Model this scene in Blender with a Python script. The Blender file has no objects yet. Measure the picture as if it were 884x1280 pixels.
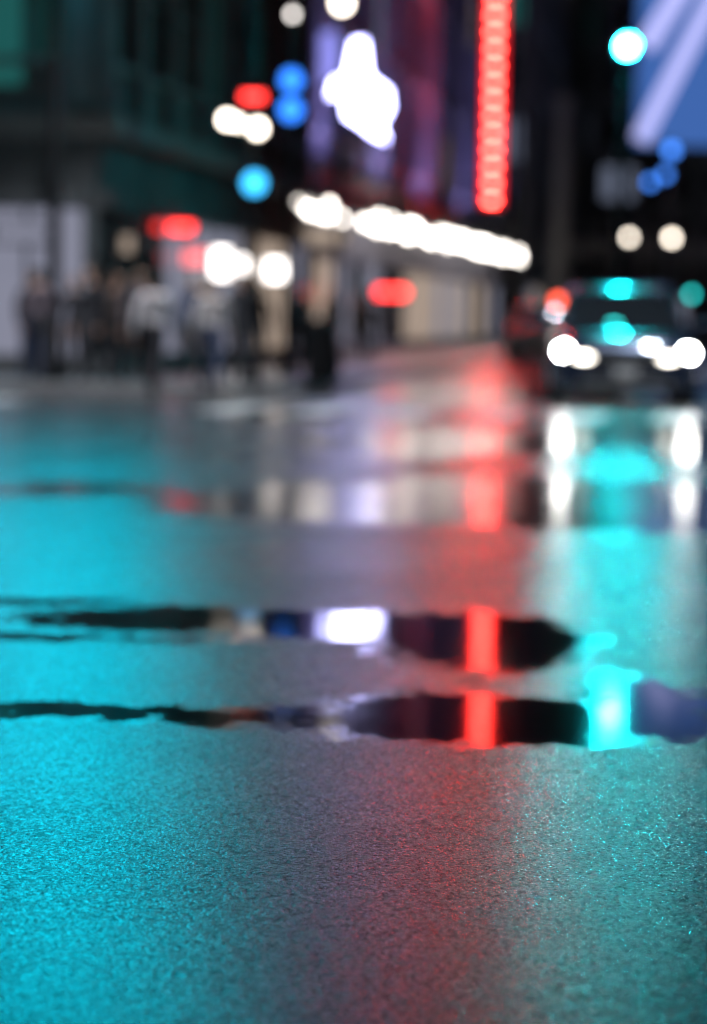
import bpy, bmesh, math, random
from mathutils import Vector, Matrix
random.seed(7)
SC = bpy.context.scene
COL = SC.collection

# ------------------------------------------------------------ materials
def mat(name, col, rough=0.6, metal=0.0, emit=None, es=0.0, noise=0.0, nscale=3.0, coat=0.0, bump=0.0):
    m = bpy.data.materials.new(name); m.use_nodes = True
    nt = m.node_tree; b = nt.nodes['Principled BSDF']
    b.inputs['Roughness'].default_value = rough
    b.inputs['Metallic'].default_value = metal
    b.inputs['Base Color'].default_value = (*col, 1)
    if coat: b.inputs['Coat Weight'].default_value = coat
    if noise > 0:
        tc = nt.nodes.new('ShaderNodeTexCoord'); n = nt.nodes.new('ShaderNodeTexNoise')
        n.inputs['Scale'].default_value = nscale; n.inputs['Detail'].default_value = 4
        r = nt.nodes.new('ShaderNodeMapRange')
        r.inputs[3].default_value = 1 - noise; r.inputs[4].default_value = 1 + noise
        r.inputs[1].default_value = .3; r.inputs[2].default_value = .7
        mx = nt.nodes.new('ShaderNodeVectorMath'); mx.operation = 'SCALE'
        mx.inputs[0].default_value = col
        nt.links.new(tc.outputs['Object'], n.inputs['Vector'])
        nt.links.new(n.outputs['Fac'], r.inputs[0]); nt.links.new(r.outputs[0], mx.inputs['Scale'])
        nt.links.new(mx.outputs[0], b.inputs['Base Color'])
        if bump:
            bp = nt.nodes.new('ShaderNodeBump'); bp.inputs['Strength'].default_value = bump
            bp.inputs['Distance'].default_value = .02
            nt.links.new(n.outputs['Fac'], bp.inputs['Height']); nt.links.new(bp.outputs[0], b.inputs['Normal'])
    if emit:
        b.inputs['Emission Color'].default_value = (*emit, 1)
        b.inputs['Emission Strength'].default_value = es
    return m

M = {}
M['stone_dark'] = mat('stone_dark', (.20, .21, .22), .7, noise=.35, nscale=.8)
M['stone_teal'] = mat('stone_grey', (.22, .25, .26), .65, noise=.35, nscale=.7)
M['brick'] = mat('brick_brown', (.24, .17, .14), .8, noise=.4, nscale=1.5)
M['stucco'] = mat('stucco_violet', (.26, .25, .31), .7, noise=.3, nscale=.6)
M['glass'] = mat('dark_glass', (.02, .025, .03), .08)
M['trim'] = mat('trim_stone', (.34, .34, .33), .6, noise=.2)
M['metal'] = mat('painted_metal', (.03, .032, .035), .4, .6)
M['galv'] = mat('galvanised_steel', (.35, .36, .37), .45, .8)
M['pave'] = mat('wet_pavement', (.14, .14, .145), .35, noise=.3, nscale=2, bump=.3)
M['kerb'] = mat('kerb_stone', (.3, .3, .29), .4, noise=.2)
M['rubber'] = mat('rubber', (.02, .02, .02), .7)
M['paint_car'] = mat('car_paint_dark', (.02, .035, .075), .25, .4, coat=1.0)
M['paint_grey'] = mat('car_paint_grey', (.2, .21, .22), .25, .5, coat=1.0)
M['paint_white'] = mat('car_paint_white', (.6, .6, .6), .25, .0, coat=1.0)
M['chrome'] = mat('chrome', (.6, .6, .6), .3, 1)
def em(name, c, s, dim=False):
    M[name] = mat(name, (.05, .05, .05), .4, emit=c, es=s)
    if dim: M[name].cycles.emission_sampling = 'NONE'
em('e_white', (1, .93, .88), 6); em('e_warm', (1, .88, .74), 11); em('e_canopy', (1, .92, .84), 15)
em('e_head', (1, .97, .94), 100); em('e_fog', (1, .93, .82), 14)
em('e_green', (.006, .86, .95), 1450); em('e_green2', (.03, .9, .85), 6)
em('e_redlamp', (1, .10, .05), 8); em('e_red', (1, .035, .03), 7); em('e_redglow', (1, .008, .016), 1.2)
em('e_bulb', (1, .032, .024), 135)
em('e_blue', (.03, .22, 1), 3.2); em('e_bluefar', (.06, .26, 1), 3.6); em('e_cyan', (.04, .5, 1), 3.4)
em('e_star', (.50, .50, 1), 16); em('e_starglow', (.3, .3, .9), 1.1)
em('e_screen_teal', (.0, .60, .80), 19)
em('e_screen_blue', (.07, .19, .6), .7); em('e_screen_band', (.5, .52, 1), 1.1)
em('w_teal', (.05, .45, .42), .2, True); em('w_warm', (1, .7, .45), .3, True); em('w_cool', (.6, .7, 1), .2, True)
em('w_dimteal', (.05, .35, .33), .06, True); em('shop_pale', (.7, .72, .95), .32, True); em('shop_warm', (1, .78, .62), .45, True)
em('e_orange', (1, .45, .12), 3); em('e_pink', (1, .2, .22), 2)

# ------------------------------------------------------------ mesh helpers
def obj(name, me, parent=None, loc=(0, 0, 0), rz=0.0):
    o = bpy.data.objects.new(name, me); COL.objects.link(o)
    o.location = loc; o.rotation_euler = (0, 0, rz)
    if parent: o.parent = parent
    return o
def empty(name, loc=(0, 0, 0), rz=0.0):
    return obj(name, None, None, loc, rz)
def finish(bm, name, mats, parent=None, loc=(0, 0, 0), rz=0, smooth=False):
    me = bpy.data.meshes.new(name)
    bmesh.ops.recalc_face_normals(bm, faces=bm.faces)
    bm.to_mesh(me); bm.free()
    for m in (mats if isinstance(mats, (list, tuple)) else [mats]): me.materials.append(m)
    if smooth:
        for p in me.polygons: p.use_smooth = True
    return obj(name, me, parent, loc, rz)
def add_box(bm, c, s, mi=0, rot=None):
    r = bmesh.ops.create_cube(bm, size=1)
    mt = Matrix.Translation(c) @ (rot if rot else Matrix.Identity(4)) @ Matrix.Diagonal((*s, 1))
    bmesh.ops.transform(bm, matrix=mt, verts=r['verts'])
    fs = set(f for v in r['verts'] for f in v.link_faces)
    for f in fs: f.material_index = mi
    return r['verts']
def add_cyl(bm, p0, p1, r0, r1=None, seg=12, mi=0):
    r1 = r0 if r1 is None else r1
    p0 = Vector(p0); p1 = Vector(p1); d = p1 - p0
    r = bmesh.ops.create_cone(bm, cap_ends=True, segments=seg, radius1=r0, radius2=r1, depth=d.length)
    q = d.to_track_quat('Z', 'Y').to_matrix().to_4x4()
    bmesh.ops.transform(bm, matrix=Matrix.Translation((p0 + p1) / 2) @ q, verts=r['verts'])
    for f in set(f for v in r['verts'] for f in v.link_faces): f.material_index = mi
def add_sph(bm, c, s, mi=0, seg=14):
    if seg <= 10: r = bmesh.ops.create_icosphere(bm, subdivisions=1 if seg < 8 else 2, radius=1)
    else: r = bmesh.ops.create_uvsphere(bm, u_segments=seg, v_segments=max(6, seg // 2 + 2), radius=1)
    s = (s, s, s) if isinstance(s, (int, float)) else s
    bmesh.ops.transform(bm, matrix=Matrix.Translation(c) @ Matrix.Diagonal((*s, 1)), verts=r['verts'])
    for f in set(f for v in r['verts'] for f in v.link_faces): f.material_index = mi
def boxes(name, L, m, parent=None, bevel=0):
    bm = bmesh.new()
    for b in L: add_box(bm, b[0:3], b[3:6])
    if bevel:
        bmesh.ops.bevel(bm, geom=bm.edges[:], offset=bevel, segments=2, affect='EDGES')
    return finish(bm, name, m, parent)

# ------------------------------------------------------------ street frame (8.9 deg off the camera axis)
A = math.atan(.157)
T = Vector((math.sin(A), math.cos(A), 0)); R = Vector((math.cos(A), -math.sin(A), 0))
F0 = Vector((-1.84, 60, 0))
def ST(s, t, z=0.0):
    v = F0 + R * s + T * t
    return (v.x, v.y, z)

# ------------------------------------------------------------ wet asphalt
def asphalt():
    m = bpy.data.materials.new('wet_asphalt'); m.use_nodes = True
    nt = m.node_tree; N = nt.nodes; Lk = nt.links.new; b = N['Principled BSDF']
    tc = N.new('ShaderNodeTexCoord'); P = tc.outputs['Object']
    def noise(scale, detail=3, rough=.5, vec=P):
        n = N.new('ShaderNodeTexNoise'); n.inputs['Scale'].default_value = scale
        n.inputs['Detail'].default_value = detail; n.inputs['Roughness'].default_value = rough
        Lk(vec, n.inputs['Vector']); return n
    def math_(op, a, c=None, clamp=False):
        n = N.new('ShaderNodeMath'); n.operation = op; n.use_clamp = clamp
        for i, v in enumerate((a, c)):
            if v is None: continue
            if isinstance(v, (int, float)): n.inputs[i].default_value = v
            else: Lk(v, n.inputs[i])
        return n.outputs[0]
    def vm(op, a, c):
        n = N.new('ShaderNodeVectorMath'); n.operation = op
        for i, v in enumerate((a, c)):
            if isinstance(v, tuple): n.inputs[i].default_value = v
            else: Lk(v, n.inputs[i])
        return n
    # distorted coordinates
    d1 = noise(2.2, 3, .6); d2 = noise(11, 3, .6); d3 = noise(.45, 4, .65)
    o1 = vm('MULTIPLY', vm('SUBTRACT', d1.outputs['Color'], (.5, .5, .5)).outputs[0], (.5, .6, 0)).outputs[0]
    o2 = vm('MULTIPLY', vm('SUBTRACT', d2.outputs['Color'], (.5, .5, .5)).outputs[0], (.18, .18, 0)).outputs[0]
    sp = N.new('ShaderNodeSeparateXYZ'); Lk(P, sp.inputs[0])
    far = N.new('ShaderNodeMapRange'); far.inputs[1].default_value = 11; far.inputs[2].default_value = 20; far.inputs[4].default_value = 6.0
    Lk(sp.outputs[1], far.inputs[0])
    o3 = vm('SUBTRACT', d3.outputs['Color'], (.5, .5, .5)).outputs[0]
    sc3 = N.new('ShaderNodeVectorMath'); sc3.operation = 'SCALE'; Lk(o3, sc3.inputs[0]); Lk(far.outputs[0], sc3.inputs['Scale'])
    Q = vm('MULTIPLY', vm('ADD', vm('ADD', vm('ADD', P, o1).outputs[0], o2).outputs[0], sc3.outputs[0]).outputs[0], (1, 1, 0)).outputs[0]
    ell = [(.42, 7.26, .66, .54), (-.75, 7.28, .95, .20), (.93, 7.60, .24, .80),
           (.50, 9.15, .47, .90), (-.35, 9.55, 1.1, .50), (-1.1, 8.95, .8, .10),
           (1.5, 16.2, 2.7, 2.4), (-2.2, 16.6, 1.2, .7), (-1.7, 10.1, .9, .15),
           (.9, 24.5, 1.3, 3.2), (3.6, 26, 1.6, 5.0), (-.4, 30, 1.6, 1.6), (2.2, 40, 3.0, 5.0)]
    cur = None
    for x, y, rx, ry in ell:
        s = vm('MULTIPLY', vm('SUBTRACT', Q, (x, y, 0)).outputs[0], (1 / rx, 1 / ry, 0)).outputs[0]
        ln = N.new('ShaderNodeVectorMath'); ln.operation = 'LENGTH'; Lk(s, ln.inputs[0])
        e = math_('MULTIPLY', math_('SUBTRACT', 1.0, ln.outputs['Value']), min(rx, ry) ** .5)
        cur = e if cur is None else math_('MAXIMUM', cur, e)
    # patches and single grains of aggregate break the water line
    gr = noise(60, 2, .6)
    cur = math_('ADD', cur, math_('MULTIPLY', math_('SUBTRACT', gr.outputs['Fac'], .5), .34))
    cur = math_('ADD', cur, math_('MULTIPLY', math_('SUBTRACT', d2.outputs['Fac'], .5), .7))
    mr = N.new('ShaderNodeMapRange'); mr.interpolation_type = 'SMOOTHSTEP'
    mr.inputs[1].default_value = -.04; mr.inputs[2].default_value = .14; Lk(cur, mr.inputs[0])
    mask = mr.outputs[0]
    # roughness : large wet/dry patches x every stone its own polish
    agg = N.new('ShaderNodeTexVoronoi'); agg.inputs['Scale'].default_value = 118; Lk(P, agg.inputs['Vector'])
    sep = N.new('ShaderNodeSeparateColor'); Lk(agg.outputs['Color'], sep.inputs[0])
    big = noise(.7, 3, .55)
    rr = N.new('ShaderNodeMapRange'); rr.inputs[1].default_value = .35; rr.inputs[2].default_value = .65
    rr.inputs[3].default_value = .22; rr.inputs[4].default_value = .30; Lk(big.outputs['Fac'], rr.inputs[0])
    st = N.new('ShaderNodeMapRange'); st.inputs[3].default_value = .42; st.inputs[4].default_value = 1.3; Lk(sep.outputs[0], st.inputs[0])
    rgh = math_('MULTIPLY', rr.outputs[0], st.outputs[0])
    pr = N.new('ShaderNodeMapRange'); pr.inputs[1].default_value = 11; pr.inputs[2].default_value = 16; pr.inputs[3].default_value = .06; pr.inputs[4].default_value = .14
    Lk(sp.outputs[1], pr.inputs[0])
    mixr = N.new('ShaderNodeMix'); Lk(mask, mixr.inputs[0]); Lk(rgh, mixr.inputs[2]); Lk(pr.outputs[0], mixr.inputs[3])
    Lk(mixr.outputs[0], b.inputs['Roughness'])
    # colour
    fine = noise(230, 1, .6)
    cr = N.new('ShaderNodeValToRGB'); Lk(fine.outputs['Fac'], cr.inputs[0])
    cr.color_ramp.elements[0].position = .3; cr.color_ramp.elements[0].color = (.018, .019, .022, 1)
    cr.color_ramp.elements[1].position = .75; cr.color_ramp.elements[1].color = (.085, .085, .092, 1)
    mc = N.new('ShaderNodeMix'); mc.data_type = 'RGBA'; Lk(mask, mc.inputs[0]); Lk(cr.outputs[0], mc.inputs[6])
    mc.inputs[7].default_value = (.014, .014, .016, 1)
    Lk(mc.outputs[2], b.inputs['Base Color'])
    # aggregate tops carry the water film, pits between the stones are matt
    spc = N.new('ShaderNodeMapRange'); spc.inputs[1].default_value = .15; spc.inputs[2].default_value = .75
    spc.inputs[3].default_value = .8; spc.inputs[4].default_value = .05; Lk(agg.outputs['Distance'], spc.inputs[0])
    ms = N.new('ShaderNodeMix'); Lk(mask, ms.inputs[0]); Lk(spc.outputs[0], ms.inputs[2]); ms.inputs[3].default_value = .55
    Lk(ms.outputs[0], b.inputs['Specular IOR Level'])
    # relief
    h = math_('ADD', math_('MULTIPLY', agg.outputs['Distance'], -1.0), math_('MULTIPLY', fine.outputs['Fac'], .55))
    h = math_('ADD', h, math_('MULTIPLY', gr.outputs['Fac'], .35))
    bp = N.new('ShaderNodeBump'); bp.inputs['Distance'].default_value = .00085
    Lk(h, bp.inputs['Height'])
    Lk(math_('MULTIPLY', math_('SUBTRACT', 1.0, mask), 1.0), bp.inputs['Strength'])
    Lk(bp.outputs[0], b.inputs['Normal'])
    b.inputs['IOR'].default_value = 1.38
    return m
bm = bmesh.new()
bmesh.ops.create_grid(bm, x_segments=8, y_segments=8, size=1500)
finish(bm, 'asphalt_road', asphalt())

# road markings (worn paint)
def worn_paint():
    m = mat('worn_white_paint', (.62, .62, .6), .35); nt = m.node_tree; b = nt.nodes['Principled BSDF']
    tc = nt.nodes.new('ShaderNodeTexCoord'); n = nt.nodes.new('ShaderNodeTexNoise'); n.inputs['Scale'].default_value = 9
    n.inputs['Detail'].default_value = 5; n.inputs['Roughness'].default_value = .7
    r = nt.nodes.new('ShaderNodeValToRGB'); r.color_ramp.elements[0].position = .42; r.color_ramp.elements[1].position = .52
    r.color_ramp.elements[0].color = (.07, .07, .07, 1); r.color_ramp.elements[1].color = (.6, .6, .58, 1)
    nt.links.new(tc.outputs['Object'], n.inputs['Vector']); nt.links.new(n.outputs['Fac'], r.inputs[0])
    nt.links.new(r.outputs[0], b.inputs['Base Color']); return m
WP = worn_paint()
bm = bmesh.new()
for i in range(17):
    s = 4.6 + i * 1.15
    add_box(bm, (s, -27.5, .002), (.55, 3.2, .004))
for i in range(9):
    add_box(bm, (2.0 - i * 1.2 - 1.0, -27.0, .002), (.5, 2.6, .004))
for t in range(-20, 120, 9):
    add_box(bm, (8.2, t + 3, .002), (.12, 3, .004))
add_box(bm, (11.7, 35, .002), (.12, 110, .004)); add_box(bm, (11.95, 35, .002), (.12, 110, .004))
add_box(bm, (8.1, -23.6, .002), (7.2, .45, .004))
finish(bm, 'road_markings', WP, None, (F0.x, F0.y, .003), -A)

# pavements
def pavement(name, pts, h=.14):
    e = empty(name, (F0.x, F0.y, 0), -A)
    bm = bmesh.new()
    vs = [bm.verts.new((p[0], p[1], 0)) for p in pts]; f = bm.faces.new(vs)
    r = bmesh.ops.extrude_face_region(bm, geom=[f])
    bmesh.ops.translate(bm, vec=(0, 0, h), verts=[v for v in r['geom'] if isinstance(v, bmesh.types.BMVert)])
    finish(bm, 'slab', M['pave'], e)
    # kerb stones along outline
    bm = bmesh.new()
    for i in range(len(pts)):
        a = Vector((*pts[i], 0)); c = Vector((*pts[(i + 1) % len(pts)], 0)); d = c - a; n = max(1, int(d.length / 1.2))
        if d.length > 160: continue
        for k in range(n):
            p = a + d * ((k + .5) / n); ang = math.atan2(d.y, d.x)
            add_box(bm, (p.x, p.y, h / 2 + .004), (d.length / n - .01, .3, h), 0, Matrix.Rotation(ang, 4, 'Z'))
    finish(bm, 'kerb', M['kerb'], e)
    return e
arc = [(4 - 2.2 + 2.2 * math.cos(a), -23.2 + 2.2 - 2.2 * math.sin(a)) for a in [i * math.pi / 16 for i in range(9)]]
pavement('pavement', [(-60, 150), (4.0, 150)] + arc + [(-60, -23.2)])
pavement('pavement', [(26, 150), (60, 150), (60, -23), (26, -23)])
ar2 = [(11.0 + .8 * math.cos(a) , -12 + .8 * math.sin(a)) for a in [i * math.pi / 8 for i in range(16)]]

# ------------------------------------------------------------ buildings
def building(name, s0, t0, w, L, h, wallm, storey=3.6, bay=2.6, lit=.2, lits=('w_cool', 'w_warm'), ledge=None, rz=None, origin=None,
             ground=4.4, end_bays=True, shop=('shop_pale', 'shop_warm'), shopp=.35):
    loc = origin if origin else ST(s0, t0)
    e = empty(name, loc, -A if rz is None else rz)
    boxes('walls', [(-w / 2, L / 2, h / 2, w, L, h)], M[wallm], e)
    win = []; pil = []; sill = []; litb = {}
    nb = max(1, int(L / bay)); nbw = max(1, int(w / bay)); nst = max(1, int((h - ground - .8) / storey))
    bl = L / nb; bw = w / nbw
    for k in range(nst):
        z = ground + .5 + k * storey + storey * .5
        for i in range(nb):
            y = (i + .5) * bl
            b = (0, y, z, .10, bl * .62, storey * .62)
            if random.random() < lit: litb.setdefault(random.choice(lits), []).append(b)
            else: win.append(b)
            sill.append((.10, y, z - storey * .33, .22, bl * .70, .14))
            win_m = (.06, y, z, .06, .07, storey * .62); pil.append(win_m)
            pil.append((.06, y, z + storey * .08, .055, bl * .62, .06))
        if end_bays:
            for i in range(nbw):
                x = -(i + .5) * bw
                b = (x, 0, z, bw * .62, .10, storey * .62)
                if random.random() < lit: litb.setdefault(random.choice(lits), []).append(b)
                else: win.append(b)
                sill.append((x, -.10, z - storey * .33, bw * .70, .22, .14))
                pil.append((x, -.06, z, .07, .06, storey * .62))
    # pilasters
    for i in range(nb + 1):
        pil.append((.12, min(max(i * bl, .25), L - .25), (h + ground) / 2, .24, .45, h - ground - .6))
    for i in range(nbw):
        pil.append((-i * bw - .28 * (i == 0), -.12, (h + ground) / 2, .45, .24, h - ground - .6))
    # ground floor shop fronts
    for i in range(nb):
        y = (i + .5) * bl
        b = (0, y, 1.75, .12, bl * .8, 2.6)
        if random.random() < shopp: litb.setdefault(random.choice(shop), []).append(b)
        else: win.append(b)
        pil.append((.08, y, 3.25, .3, bl * .86, .3)); pil.append((.08, y, .25, .26, bl * .86, .5))
        pil.append((.08, y, 1.78, .07, .07, 2.5))
    for i in range(nbw):
        x = -(i + .5) * bw
        b = (x, 0, 1.75, bw * .8, .12, 2.6)
        if random.random() < shopp: litb.setdefault(random.choice(shop), []).append(b)
        else: win.append(b)
        pil.append((x, -.08, 3.25, bw * .86, .3, .3)); pil.append((x, -.08, .25, bw * .86, .26, .5))
        pil.append((x, -.08, 1.78, .07, .07, 2.5))
    boxes('windows', win, M['glass'], e)
    for k, v in litb.items(): boxes('lit_windows', v, M[k], e)
    boxes('pilasters_and_frames', pil, M[wallm], e)
    sill.append((.25, L / 2, ground - .02, .5, L + .9, .36)); sill.append((-w / 2, -.25, ground - .02, w + .1, .5, .362))
    sill.append((.35, L / 2, h - .2, .7, L + 1, .7)); sill.append((-w / 2, -.35, h - .2, w + .1, .7, .702))
    boxes('sills_and_cornices', sill, M['trim'], e)
    return e
# corner at (-4.6, 42.5)
bA = building('corner_stone_building', 0, -17.7, 22, 12.5, 34, 'stone_teal', ground=4.5, bay=2.4, lit=.12, lits=('w_dimteal',), shop=('shop_pale',), shopp=.6)
boxes('teal_lit_windows', [(-1.9, 0, 6.2, 1.1, .16, 2.0), (-3.4, 0, 6.2, 1.1, .16, 2.0), (-5.8, 0, 6.2, 1.6, .16, 2.2)], M['w_teal'], bA)
bB = building('brick_commercial_building', 0, -4.9, 20, 7.6, 30, 'brick', ground=4.4, bay=2.5, lit=.1, lits=('w_warm', 'w_dimteal'), shopp=.6)
bC = building('theatre_building', -1.5, 3.0, 26, 66, 46, 'stucco', ground=5.6, bay=3.3, lit=.14, lits=('w_cool', 'w_warm'), shopp=.5)
bD = building('far_office_building', 0, 71, 24, 60, 55, 'stone_dark', ground=5, bay=3.2, lit=.2, lits=('w_teal', 'w_cool', 'w_warm'))
bE = building('stone_tower', 0, 0, 60, 20, 70, 'stone_dark', ground=5, bay=3.4, lit=.2, lits=('w_teal', 'w_cool'), origin=(62, 168, 0), rz=0)
bF = building('opposite_office_building', 0, 0, 25, 130, 45, 'stone_dark', ground=5, bay=3.4, lit=.2, lits=('w_teal', 'w_cool'), origin=ST(56, -18), rz=-A)

# ------------------------------------------------------------ theatre canopy with bulbs
e = empty('marquee_canopy', (F0.x, F0.y, 0), -A)
boxes('canopy', [(-.8, 9, 4.75, 1.3, 17, .7), (-.8, 44, 4.95, 1.3, 42, .8)], M['metal'], e, .03)
bm = bmesh.new()
t = .5
while t < 66:
    if not (9.6 < t < 12.2):
        zb = 4.05 + .5 * t / 66
        z = zb + random.uniform(-.14, .14); add_sph(bm, (-.05, t, z), (.1, .13, .13), 0, 6)
        if random.random() < .4: add_sph(bm, (-.05, t + .3, zb + .25), (.09, .11, .11), 0, 6)
    t += random.uniform(.6, 1.7)
finish(bm, 'bulbs', M['e_canopy'], e)
boxes('light_strips', [(-.10, 24, 4.25, .08, 9, .1), (-.10, 52, 4.45, .08, 22, .12)], M['e_white'], e)

# ------------------------------------------------------------ red vertical bulb sign
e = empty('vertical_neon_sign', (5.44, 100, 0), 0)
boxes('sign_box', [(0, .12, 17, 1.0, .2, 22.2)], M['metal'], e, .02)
boxes('red_halo_panel', [(0, 0, 17, .80, .03, 22)], M['e_redglow'], e)  # glowing panel stands in for the red halo around the bulbs
bm = bmesh.new(); z = 6.2; 
while z < 28:
    add_box(bm, (0, -.1, z), (.34, .08, .13)); z += .68
finish(bm, 'bulbs', M['e_bulb'], e)
bm = bmesh.new()
for sx in (-.36, .36): add_box(bm, (sx, -.05, 17), (.09, .06, 22))
finish(bm, 'neon_tubes', M['e_redglow'], e)
boxes('brackets', [(-1.0, .12, zz, 1.1, .1, .1) for zz in (7, 13, 19, 25)], M['metal'], e)

# ------------------------------------------------------------ star shaped sign
def poly_prism(bm, pts, y0, y1, mi=0):
    a = [bm.verts.new((p[0], y0, p[1])) for p in pts]; c = [bm.verts.new((p[0], y1, p[1])) for p in pts]
    n = len(pts); fs = [bm.faces.new(a), bm.faces.new(c[::-1])]
    for i in range(n): fs.append(bm.faces.new((a[i], c[i], c[(i + 1) % n], a[(i + 1) % n])))
    for f in fs: f.material_index = mi
e = empty('illuminated_star_sign', (-.03, 70, 7.7), 0)
star = [(-.25, 1.55), (.15, 1.6), (.3, .5), (1.0, .05), (1.05, -.5), (.75, -.95), (.95, -1.5), (.45, -1.3), (.05, -1.0), (-.45, -.75), (-.55, -.1), (-1.05, -.15), (-.9, .35), (-.45, .55)]
star = [(x * .84, z * .92) for x, z in star]
bm = bmesh.new(); poly_prism(bm, star, -.12, .0); finish(bm, 'lit_face', M['e_star'], e)
bm = bmesh.new(); poly_prism(bm, [(x * 1.12, z * 1.08) for x, z in star], .004, .16); finish(bm, 'backing', M['metal'], e)
bm = bmesh.new(); poly_prism(bm, [(-1.15, 1.65), (-.7, 1.75), (-.6, .9), (-.7, .45), (-1.15, .2)], -.1, .0); finish(bm, 'side_letter', M['e_starglow'], e)
boxes('brackets', [(-1.0, .1, -.6, 1.2, .08, .08), (-1.0, .1, .8, 1.4, .08, .08)], M['metal'], e)

# ------------------------------------------------------------ digital billboards
e = empty('digital_billboard', (-5.3, 42.0, 0), 0)
boxes('screen', [(0, 0, 9.7, 3.9, .06, 4.6)], M['e_screen_teal'], e)
boxes('cabinet', [(0, .22, 9.7, 4.1, .36, 4.8)], M['metal'], e, .02)
boxes('brackets', [(-1, .5, 8, .12, .5, .12), (-1, .5, 11, .12, .5, .12), (-.2, .5, 8, .12, .5, .12)], M['metal'], e)

e = empty('digital_billboard', (22.2, 150, 0), 0)
boxes('cabinet', [(0, .3, 18.5, 10.9, .5, 12.9)], M['metal'], e, .03)
boxes('screen', [(0, 0, 18.5, 10.6, .06, 12.6)], M['e_screen_blue'], e)
bm = bmesh.new()
def band(x0, z0, x1, z1, w):
    d = Vector((x1 - x0, 0, z1 - z0)); l = d.length; a = math.atan2(d.z, d.x)
    add_box(bm, ((x0 + x1) / 2, -.05, (z0 + z1) / 2), (l, .03, w), 0, Matrix.Rotation(-a, 4, 'Y'))
band(-5.0, 12.5, -.6, 21.5, 1.05); band(-4.8, 18.2, -2.2, 22.5, 1.2); band(.6, 13, 4.6, 21.5, 1.0)
finish(bm, 'light_bands', M['e_screen_band'], e)
boxes('columns', [(-3, .7, 6.1, .4, .4, 12.1), (3, .7, 6.1, .4, .4, 12.1)], M['galv'], e)

# ------------------------------------------------------------ elevated railway viaduct
e = empty('elevated_railway_viaduct', (0, 142, 0), 0)
L = [(22, 0, 5.6, 60, 3.5, .9), (22, -1.6, 6.6, 60, .1, .08), (22, -1.6, 7.1, 60, .1, .08)]
L += [(x, -1.6, 6.6, .08, .08, 1.1) for x in range(-6, 52, 2)]
L += [(x, 0, 2.6, .5, .5, 5.2) for x in (9, 19.5, 28, 40)]
boxes('girders_and_columns', L, M['galv'], e)

# ------------------------------------------------------------ traffic signals
def signal(name, x, y, zc, emn='e_green', r=.15, face=0):
    e = empty(name, (x, y, 0), face)
    bm = bmesh.new()
    add_cyl(bm, (.0, .32, 0), (.0, .32, zc + .9), .13, .09, 16); add_cyl(bm, (0, .32, 0), (0, .32, .35), .24, .18, 16)
    add_cyl(bm, (0, .32, zc + .75), (0, .05, zc + .75), .03); add_cyl(bm, (0, .32, zc - .2), (0, .05, zc - .2), .03)
    finish(bm, 'pole', M['metal'], e, smooth=False)
    bm = bmesh.new(); add_box(bm, (0, .02, zc + .3), (.38, .22, 1.2))
    bmesh.ops.bevel(bm, geom=bm.edges[:], offset=.03, segments=2, affect='EDGES')
    for k in range(3):   # visors
        zz = zc + .7 - k * .4
        for a in range(0, 9):
            t0 = math.pi * a / 8
            add_box(bm, (math.cos(t0) * .17, -.2, zz + math.sin(t0) * .17), (.075, .24, .012), 0, Matrix.Rotation(-t0 + math.pi / 2, 4, 'Y'))
    finish(bm, 'signal_head', M['metal'], e)
    bm = bmesh.new()
    for k in range(2): add_sph(bm, (0, -.1, zc + .7 - k * .4), (.14, .04, .14))
    finish(bm, 'dark_lenses', M['glass'], e)
    bm = bmesh.new(); add_sph(bm, (0, -.12, zc - .1 + .0), (r, .06, r)); finish(bm, 'lit_lens', M[emn], e)
    return e
signal('traffic_signal', 5.41, 50, 6.95, r=.15)
e2 = pavement('traffic_island', ar2) 
e2.location = (5.41 - 11 * math.cos(A) + (-12) * -math.sin(A), 50 + 11 * math.sin(A) + 12 * math.cos(A), 0)
signal('traffic_signal', 16.5, 150 - 11, 3.1, emn='e_green2', r=.22)
signal('traffic_signal', 19.1, 141 - 2, 3.1, emn='e_green2', r=.18)

# ------------------------------------------------------------ lamp / sign posts
def post(name, x, y, items, h=6.0, r=.09):
    """items: (dx, z, kind, mat, size)"""
    e = empty(name, (x, y, 0))
    bm = bmesh.new()
    add_cyl(bm, (0, .15, 0), (0, .15, h), r, r * .6, 16); add_cyl(bm, (0, .15, 0), (0, .15, .5), r * 2, r * 1.5, 16)
    add_sph(bm, (0, .15, h), r * .9)
    for dx, z, kind, mm, sz in items: add_cyl(bm, (0, .15, z + .05), (dx, .08, z + .05), .03)
    finish(bm, 'post', M['metal'], e)
    for i, (dx, z, kind, mm, sz) in enumerate(items):
        bm = bmesh.new()
        if kind == 'globe': add_sph(bm, (dx, -.05, z), sz, 0, 8); n = 'lamp_globe'
        elif kind == 'disc': add_cyl(bm, (dx, -.02, z), (dx, -.08, z), sz, sz, 20); n = 'lit_disc'
        else: add_box(bm, (dx, -.05, z), (sz[0], .06, sz[1])); n = 'lit_panel'
        finish(bm, n, M[mm], e)
        if kind != 'globe':
            w, hh = (sz * 2, sz * 2) if kind == 'disc' else sz
            boxes('housing', [(dx, .04, z, w + .1, .11, hh + .1)], M['metal'], e, .01)
    return e
post('street_lamp', -1.76, 40, [(-.42, 4.43, 'globe', 'e_warm', .11), (-.24, 4.38, 'globe', 'e_warm', .08), (.08, 4.30, 'globe', 'e_warm', .12),
      (0, 4.81, 'box', 'e_red', (.35, .12)), (.04, 3.41, 'disc', 'e_cyan', .17)], 7.4)
post('street_sign_post', -1.28, 45, [(0, 5.58, 'disc', 'e_blue', .18), (0, 5.04, 'disc', 'e_blue', .19), (0, 6.77, 'globe', 'e_white', .07)], 7.4)
post('street_lamp', -.39, 47, [(0, 7.25, 'globe', 'e_warm', .16)], 7.0, .06)
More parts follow.
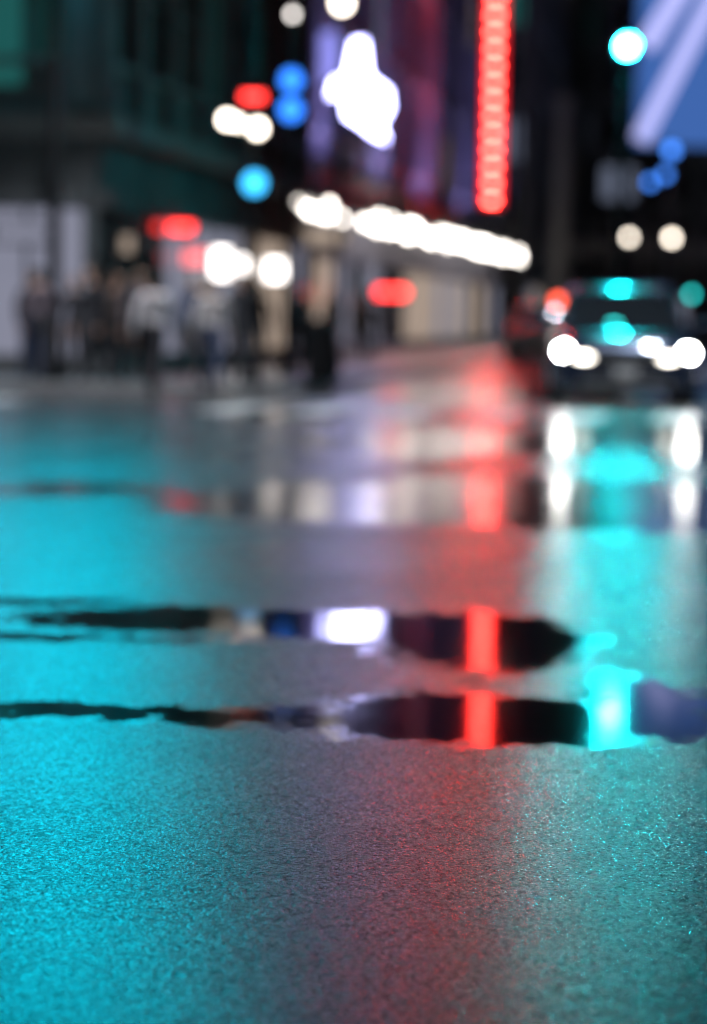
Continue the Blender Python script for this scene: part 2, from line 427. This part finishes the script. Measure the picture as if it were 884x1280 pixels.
post('street_lamp', 14.4, 120, [(-1.05, 5.5, 'globe', 'e_warm', .17), (1.05, 5.5, 'globe', 'e_warm', .20)], 6.4, .12)
post('street_sign_post', 16.3, 130, [(.3, 10.5, 'disc', 'e_bluefar', .3), (0, 9.2, 'disc', 'e_bluefar', .22), (-.8, 8.8, 'disc', 'e_bluefar', .22)], 11, .15)
post('pedestrian_signal', 8.7, 105, [(0, 2.15, 'disc', 'e_redlamp', .22)], 3, .08)
post('pedestrian_signal', 11.2, 110, [(0, 2.2, 'disc', 'e_orange', .22)], 3, .08)
# tall grey column
bm = bmesh.new(); add_cyl(bm, (0, 0, 0), (0, 0, 13), .5, .42, 20); add_cyl(bm, (0, 0, 0), (0, 0, 1), .8, .7, 20); add_cyl(bm, (0, 0, 12.6), (0, 0, 13), .6, .6, 20)
finish(bm, 'stone_column', M['trim'], None, (10.6, 128, 0))

# shop signs
def shop_sign(name, x, y, z, w, h, mm, drop=True):
    e = empty(name, (x, y, 0)); boxes('lit_face', [(0, -.06, z, w, .04, h)], M[mm], e, .01)
    boxes('case', [(0, .02, z, w + .1, .11, h + .1)], M['metal'], e, .01)
    boxes('bracket', [(-w / 2 - .2, .02, z, .5, .05, .05)], M['metal'], e); return e
shop_sign('shop_sign', -3.62, 47.8, 2.95, .75, .16, 'e_red')
shop_sign('shop_sign', -3.3, 49, 2.4, .55, .3, 'e_pink')
shop_sign('shop_sign', -2.95, 51.8, 2.35, .45, .6, 'e_white')
shop_sign('shop_sign', -2.5, 54.5, 2.3, .3, .5, 'e_white')
shop_sign('shop_sign', -1.95, 57.8, 2.35, .45, .45, 'e_white')
shop_sign('shop_sign', 1.1, 77.6, 2.1, 1.0, .28, 'e_red')
shop_sign('shop_sign', -5.8, 42.1, 2.6, 1.0, .3, 'shop_pale')
shop_sign('shop_sign', -.9, 62, 3.3, 1.2, .35, 'shop_warm')
shop_sign('shop_sign', -3.25, 50.3, 1.75, .22, .22, 'shop_warm')
shop_sign('shop_sign', -4.35, 44.2, 2.5, .5, .3, 'shop_warm')

# ------------------------------------------------------------ added fill lamps over the street and added violet wash on the facade
def fill_lamp(x, y, dx, power, col=(1, .95, .9), h=9.5, rz=0):
    e = empty('added_fill_lamp', (x, y, 0), rz)
    bm = bmesh.new(); add_cyl(bm, (0, 0, 0), (0, 0, h - .6), .12, .07, 14); add_cyl(bm, (0, 0, h - .6), (dx * .5, 0, h + .1), .05, .04, 10)
    add_cyl(bm, (dx * .5, 0, h + .1), (dx, 0, h + .15), .04, .035, 10); add_cyl(bm, (0, 0, 0), (0, 0, .5), .22, .16, 14)
    add_sph(bm, (dx * 1.1, 0, h + .14), (.38, .17, .09)); finish(bm, 'pole_and_arm', M['metal'], e)
    ld = bpy.data.lights.new('fill_light', 'AREA'); ld.energy = power; ld.shape = 'RECTANGLE'; ld.size = .5; ld.size_y = .25; ld.color = col
    ld.spread = math.radians(115)   # narrow cone keeps the added fill off the near road
    lo = bpy.data.objects.new('fill_light', ld); COL.objects.link(lo); lo.parent = e; lo.location = (dx * 1.1, 0, h + .04)
fill_lamp(-4.9, 39.2, 4.0, 480, (.95, .92, 1), 9.0, math.radians(-80))
fill_lamp(8.3, 31.5, -3.2, 420, (.85, .92, 1), 9.5)
p = ST(3.6, 22); fill_lamp(p[0], p[1], 2.0, 450, (.9, .88, 1), 13); p = ST(26.4, 30); fill_lamp(p[0], p[1], -2.2, 500, (.85, .88, 1), 11)
p = ST(26.4, 85); fill_lamp(p[0], p[1], -2.2, 1800, (.8, .9, 1), 11)
e = empty('added_facade_wash', (F0.x, F0.y, 0), -A)  # violet lamps added to tint and brighten the theatre wall
for t in (12, 24, 36, 50):
    boxes('housing', [(-.2, t, 5.55, .4, 1.6, .25)], M['metal'], e, .02)
    ld = bpy.data.lights.new('wash_light', 'AREA'); ld.energy = 300; ld.shape = 'RECTANGLE'; ld.size = .3; ld.size_y = 1.4; ld.color = (.45, .4, 1)
    lo = bpy.data.objects.new('wash_light', ld); COL.objects.link(lo); lo.parent = e; lo.location = (-.2, t, 5.70); lo.rotation_euler = (0, math.radians(180 + 14), 0)

# ------------------------------------------------------------ vehicles
def car(name, x, y, rz, paint, head='e_head', teal_glint=False, lights=True):
    e = empty(name, (x, y, 0), rz)
    HW = .98
    def loft(nm, stations, m, bev=.03):
        bm = bmesh.new(); rings = []
        for (yy, hb, hm, ht, z0, z1, z2, z3) in stations:
            pts = [(-hb, z0), (-hm, z1), (-hm, z2), (-ht, z3), (-ht * .5, z3 + .02), (ht * .5, z3 + .02), (ht, z3), (hm, z2), (hm, z1), (hb, z0)]
            rings.append([bm.verts.new((px, yy, pz)) for px, pz in pts])
        n = len(rings[0])
        for a, c in zip(rings, rings[1:]):
            for i in range(n): bm.faces.new((a[i], a[(i + 1) % n], c[(i + 1) % n], c[i]))
        bm.faces.new(rings[0]); bm.faces.new(rings[-1][::-1])
        o = finish(bm, nm, m, e, smooth=True)
        md = o.modifiers.new('b', 'BEVEL'); md.width = bev; md.segments = 3; md.limit_method = 'ANGLE'; md.angle_limit = math.radians(30)
        return o
    loft('body', [(0.0, .78, .86, .72, .30, .42, .66, .80), (.12, .88, .95, .84, .24, .36, .78, .98), (.5, .92, HW, .86, .24, .34, .88, 1.07),
                  (1.35, .92, HW, .88, .26, .34, .95, 1.14), (3.9, .92, HW, .9, .26, .34, .98, 1.16), (4.6, .9, .95, .86, .28, .4, .95, 1.12), (4.8, .8, .88, .8, .36, .45, .9, 1.02)], paint)
    loft('greenhouse', [(1.25, .84, .84, .82, 1.10, 1.11, 1.12, 1.13), (1.95, .86, .80, .66, 1.10, 1.4, 1.6, 1.68), (2.5, .86, .80, .68, 1.10, 1.4, 1.66, 1.74),
                        (4.0, .86, .80, .68, 1.10, 1.4, 1.64, 1.72), (4.65, .84, .82, .78, 1.08, 1.1, 1.12, 1.14)], M['glass'])
    loft('roof', [(2.0, .5, .69, .64, 1.64, 1.65, 1.67, 1.71), (2.5, .6, .71, .67, 1.68, 1.69, 1.73, 1.78), (3.9, .6, .71, .67, 1.68, 1.69, 1.72, 1.77), (4.15, .5, .68, .63, 1.62, 1.63, 1.66, 1.71)], paint)
    bm = bmesh.new()
    for sx in (-1, 1):
        add_cyl(bm, (sx * .84, 1.28, 1.14), (sx * .69, 1.98, 1.68), .035, .035, 8)
        add_cyl(bm, (sx * .83, 2.75, 1.14), (sx * .71, 2.75, 1.7), .035, .035, 8)
        add_cyl(bm, (sx * .83, 3.8, 1.14), (sx * .71, 3.8, 1.7), .05, .05, 8)
        add_cyl(bm, (sx * .6, 2.2, 1.84), (sx * .6, 3.8, 1.83), .02, .02, 8)
        add_sph(bm, (sx * 1.10, 1.55, 1.20), (.13, .07, .09)); add_box(bm, (sx * .98, 1.57, 1.15), (.16, .05, .04))
    finish(bm, 'pillars_rails_and_mirrors', paint, e, smooth=True)
    bm = bmesh.new()
    for sx in (-1, 1):
        for yy in (.92, 3.85):
            add_cyl(bm, (sx * .76, yy, .36), (sx * 1.0, yy, .36), .36, .36, 28)
    finish(bm, 'tyres', M['rubber'], e)
    bm = bmesh.new()
    for sx in (-1, 1):
        for yy in (.92, 3.85):
            add_cyl(bm, (sx * .98, yy, .36), (sx * 1.01, yy, .36), .22, .2, 20)
            for k in range(5):
                a = k * math.tau / 5; add_box(bm, (sx * 1.015, yy + math.cos(a) * .11, .36 + math.sin(a) * .11), (.02, .2, .05), 0, Matrix.Rotation(a, 4, 'X'))
    finish(bm, 'wheels', M['chrome'], e)
    boxes('grille', [(0, .05, .80 - i * .07, 1.0, .12, .03) for i in range(4)] + [(0, .03, .36, 1.2, .14, .12)], M['chrome'], e)
    boxes('grille_opening', [(0, .07, .70, 1.06, .12, .32), (0, .06, .42, 1.4, .1, .16)], M['rubber'], e)
    boxes('number_plate', [(0, -.025, .52, .31, .02, .16)], M['paint_white'], e)
    bm = bmesh.new()
    for sx in (-1, 1):
        add_sph(bm, (sx * .82, .06, .80), (.10, .07, .09), 0, 8)
    finish(bm, 'headlights', M[head] if lights else M['glass'], e, smooth=True)
    bm = bmesh.new()
    for sx in (-1, 1): add_sph(bm, (sx * .56, .03, .72), (.15, .06, .045), 0, 8)
    finish(bm, 'running_lights', M['e_fog'] if lights else M['glass'], e, smooth=True)
    boxes('tail_lights', [(sx * .85, 4.72, .95, .14, .12, .22) for sx in (-1, 1)], M['e_red'], e, .01)
    if teal_glint:
        boxes('windscreen_glint', [(-.12, 1.33, 1.20, .14, .05, .07)], M['e_green2'], e, .01)  # small glowing box added in place of a teal glint on the car
    return e
c_ = car('suv_car', 3.92, 35.2, -A * .45, M['paint_car'], teal_glint=True); c_.scale = (1.09, 1.05, 1.0)
car('parked_car', 5.6, 76, -A, M['paint_grey'], lights=False)
car('parked_car', 6.7, 83, -A, M['paint_white'], lights=False)
em('e_head_dim', (1, .95, .88), 10)
car('distant_car', 9.2, 92, -A, M['paint_grey'], head='e_head_dim')
car('distant_car', 13.5, 112, -A, M['paint_white'], head='e_head_dim')

# ------------------------------------------------------------ people
CM = {}
def cmat(n, c):
    if n not in CM: CM[n] = mat(n, c, .8, noise=.2, nscale=8)
    return CM[n]
def person(x, y, face, top, bottom, hair, stride=.0, h=1.75, z=0.0, long_hair=False):
    k = h / 1.75
    V = []; E = []; Rr = []; lab = []; roots = []
    def v(p, r, l, par=None, root=False):
        V.append(p); Rr.append(r); lab.append(l)
        if par is not None: E.append((par, len(V) - 1))
        if root: roots.append(len(V) - 1)
        return len(V) - 1
    pel = v((0, 0, .96), (.15, .11), 'b', None, True)
    wa = v((0, 0, 1.12), (.135, .10), 't', pel); ch = v((0, .0, 1.32), (.165, .115), 't', wa)
    sh = v((0, .01, 1.44), (.11, .09), 't', ch); nk = v((0, 0, 1.53), (.055, .055), 's', sh); v((0, -.01, 1.60), (.05, .055), 's', nk)
    for sx in (-1, 1):
        sw = sx * stride
        s1 = v((sx * .18, 0, 1.43), (.07, .07), 't', sh)
        s2 = v((sx * .25, .02 + sw * .25, 1.14), (.05, .05), 't', s1)
        s3 = v((sx * .255, -.06 + sw * .55, .92), (.036, .036), 't', s2)
        s4 = v((sx * .255, -.075 + sw * .6, .87), (.026, .032), 's', s3)
        hp = v((sx * .1, 0, .90), (.10, .105), 'b', pel)
        kn = v((sx * .11, -.02 - sw * .45, .50), (.068, .07), 'b', hp)
        an = v((sx * .11, .03 - sw * .75, .10 + max(0, -sw) * .25), (.045, .05), 'b', kn)
        v((sx * .12, -.13 - sw * .75, .045 + max(0, -sw) * .08), (.042, .035), 'f', an)
        # hand: palm + five fingers
        hx, hy, hz = sx * .255, -.08 + sw * .62, .86
        p0 = v((hx, hy, hz), (.018, .034), 's', None, True); p1 = v((hx, hy - .01, hz - .075), (.016, .040), 's', p0)
        for fi, (dy, ln) in enumerate(((-.03, .070), (-.01, .078), (.01, .072), (.028, .058))):
            a = v((hx, hy - .01 + dy, hz - .085), (.009, .009), 's', None, True)
            b = v((hx - sx * .006, hy - .012 + dy, hz - .085 - ln * .5), (.008, .008), 's', a)
            v((hx - sx * .022, hy - .014 + dy, hz - .085 - ln), (.007, .007), 's', b)
        a = v((hx, hy - .03, hz - .02), (.011, .011), 's', None, True); b = v((hx - sx * .01, hy - .058, hz - .05), (.010, .010), 's', a)
        v((hx - sx * .015, hy - .066, hz - .082), (.008, .008), 's', b)
    me = bpy.data.meshes.new('tmp'); me.from_pydata([tuple(c * k for c in p) for p in V], E, [])
    o = bpy.data.objects.new('tmp', me); COL.objects.link(o)
    md = o.modifiers.new('Skin', 'SKIN'); md.use_smooth_shade = True
    for i, r in enumerate(Rr):
        sv = me.skin_vertices[0].data[i]; sv.radius = (r[0] * k, r[1] * k); sv.use_root = i in roots
    ss = o.modifiers.new('Sub', 'SUBSURF'); ss.levels = 1; ss.render_levels = 1
    dg = bpy.context.evaluated_depsgraph_get(); ev = o.evaluated_get(dg)
    m2 = bpy.data.meshes.new_from_object(ev); bpy.data.objects.remove(o)
    m2.materials.clear()
    skin = cmat('skin', (.45, .28, .2))
    ms = {'t': cmat('cloth_%s' % str(top), top), 'b': cmat('cloth_%s' % str(bottom), bottom), 's': skin, 'f': cmat('shoe', (.03, .03, .03))}
    order = ['t', 'b', 's', 'f']
    for q in order: m2.materials.append(ms[q])
    VV = [Vector(p) * k for p in V]
    for f in m2.polygons:
        c = f.center
        hand = c.z < .88 * k and abs(c.x) > .19 * k
        idx = [i for i in range(len(VV)) if (lab[i] != 's' or hand or VV[i].z > 1.4 * k)]
        bi = min(idx, key=lambda i: (VV[i] - c).length_squared); f.material_index = order.index(lab[bi]); f.use_smooth = True
    e = empty('pedestrian', (x, y, z), face)
    obj('body', m2, e)
    bm = bmesh.new()
    add_sph(bm, (0, -.02, 1.645), (.073, .092, .115), 0, 18)
    add_cyl(bm, (0, -.105, 1.66), (0, -.13, 1.63), .008, .016, 8, 0)
    for sx in (-1, 1):
        add_sph(bm, (sx * .075, -.01, 1.64), (.012, .022, .032), 0, 8)
        add_sph(bm, (sx * .028, -.100, 1.655), (.013, .008, .009), 2, 8)
    add_box(bm, (0, -.100, 1.595), (.045, .012, .010), 3)
    add_sph(bm, (0, .012, 1.675), (.083, .095, .11), 1, 18)
    if long_hair: add_sph(bm, (0, .05, 1.56), (.085, .06, .15), 1, 14)
    bmesh.ops.scale(bm, vec=(k, k, k), verts=bm.verts)
    finish(bm, 'head', [skin, cmat('hair_%s' % str(hair), hair), cmat('eye', (.05, .05, .05)), cmat('lips', (.3, .1, .1))], e, smooth=True)
    return e
dark = (.022, .024, .03); grey = (.32, .31, .31); light = (.6, .59, .6); navy = (.04, .06, .12); brown = (.06, .045, .04)
hb = (.02, .015, .01); hl = (.12, .08, .05)
P_ = [(-3.0, 35.9, 2.9, light, dark, hb, .35, 1.82), (-2.18, 36.6, 3.0, (.5, .47, .45), navy, hl, .25, 1.78), (-2.62, 38.9, .1, navy, dark, hb, .15, 1.7),
      (-1.82, 38.2, .2, dark, dark, hb, .3, 1.76), (-3.75, 37.6, 1.4, brown, dark, hb, .1, 1.7), (-4.15, 38.0, -1.2, dark, dark, hb, .2, 1.8),
      (-4.5, 38.6, .4, dark, dark, hl, .0, 1.66), (-4.95, 37.8, 3.3, (.12, .1, .12), dark, hb, .25, 1.75), (-3.55, 39.6, 0, (.14, .12, .13), dark, hb, .1, 1.8), (-5.3, 39.5, .5, dark, navy, hb, .1, 1.73),
      (-1.3, 52, 0, (.2, .2, .22), dark, hb, .3, 1.75), (-.6, 60, 3.1, dark, dark, hb, .3, 1.75), (.3, 63, 3.1, brown, dark, hb, .3, 1.7), (-1.9, 47, 3.1, dark, navy, hb, .3, 1.7)]
for p in P_:
    v_ = Vector((p[0], p[1], 0)) - F0; tt = v_.dot(T)
    person(p[0], p[1], p[2], p[3], p[4], p[5], p[6], p[7], z=.145 if tt > -23 else .0, long_hair=random.random() < .4)

# litter bin on the corner
bm = bmesh.new(); add_cyl(bm, (0, 0, .14), (0, 0, 1.0), .27, .3, 20); add_cyl(bm, (0, 0, 1.0), (0, 0, 1.08), .33, .33, 20); add_cyl(bm, (0, 0, 1.08), (0, 0, 1.2), .28, .1, 20)
finish(bm, 'litter_bin', M['metal'], None, (-.6, 41.5, 0))

# ------------------------------------------------------------ sky, moonlight, camera
w = bpy.data.worlds.new('World'); SC.world = w; w.use_nodes = True
nt = w.node_tree; bg = nt.nodes['Background']
sk = nt.nodes.new('ShaderNodeTexSky'); sk.sky_type = 'NISHITA'; sk.sun_disc = False
sk.sun_elevation = math.radians(-4); sk.sun_rotation = math.radians(200)
nt.links.new(sk.outputs[0], bg.inputs[0]); bg.inputs[1].default_value = .15
sd = bpy.data.lights.new('moon', 'SUN'); sd.energy = .05; sd.angle = math.radians(.5); sd.color = (.7, .85, 1)
so = bpy.data.objects.new('moon', sd); COL.objects.link(so); so.rotation_euler = (math.radians(50), 0, math.radians(-20))

cd = bpy.data.cameras.new('camera'); co = bpy.data.objects.new('camera', cd); COL.objects.link(co)
cd.sensor_fit = 'VERTICAL'; cd.sensor_height = 36; cd.lens = 85; cd.clip_end = 4000; cd.clip_start = .05
co.location = (0, 0, 1.2)
pitch = math.atan(240 / 3022)
co.matrix_world = Matrix.Translation((0, 0, 1.2)) @ Matrix.Rotation(math.pi / 2 - pitch, 4, 'X') @ Matrix.Rotation(math.radians(1.0), 4, 'Z')
cd.dof.use_dof = True; cd.dof.focus_distance = 5.4; cd.dof.aperture_fstop = 1.45
SC.camera = co
SC.view_settings.view_transform = 'Standard'; SC.view_settings.look = 'None'; SC.view_settings.exposure = 0
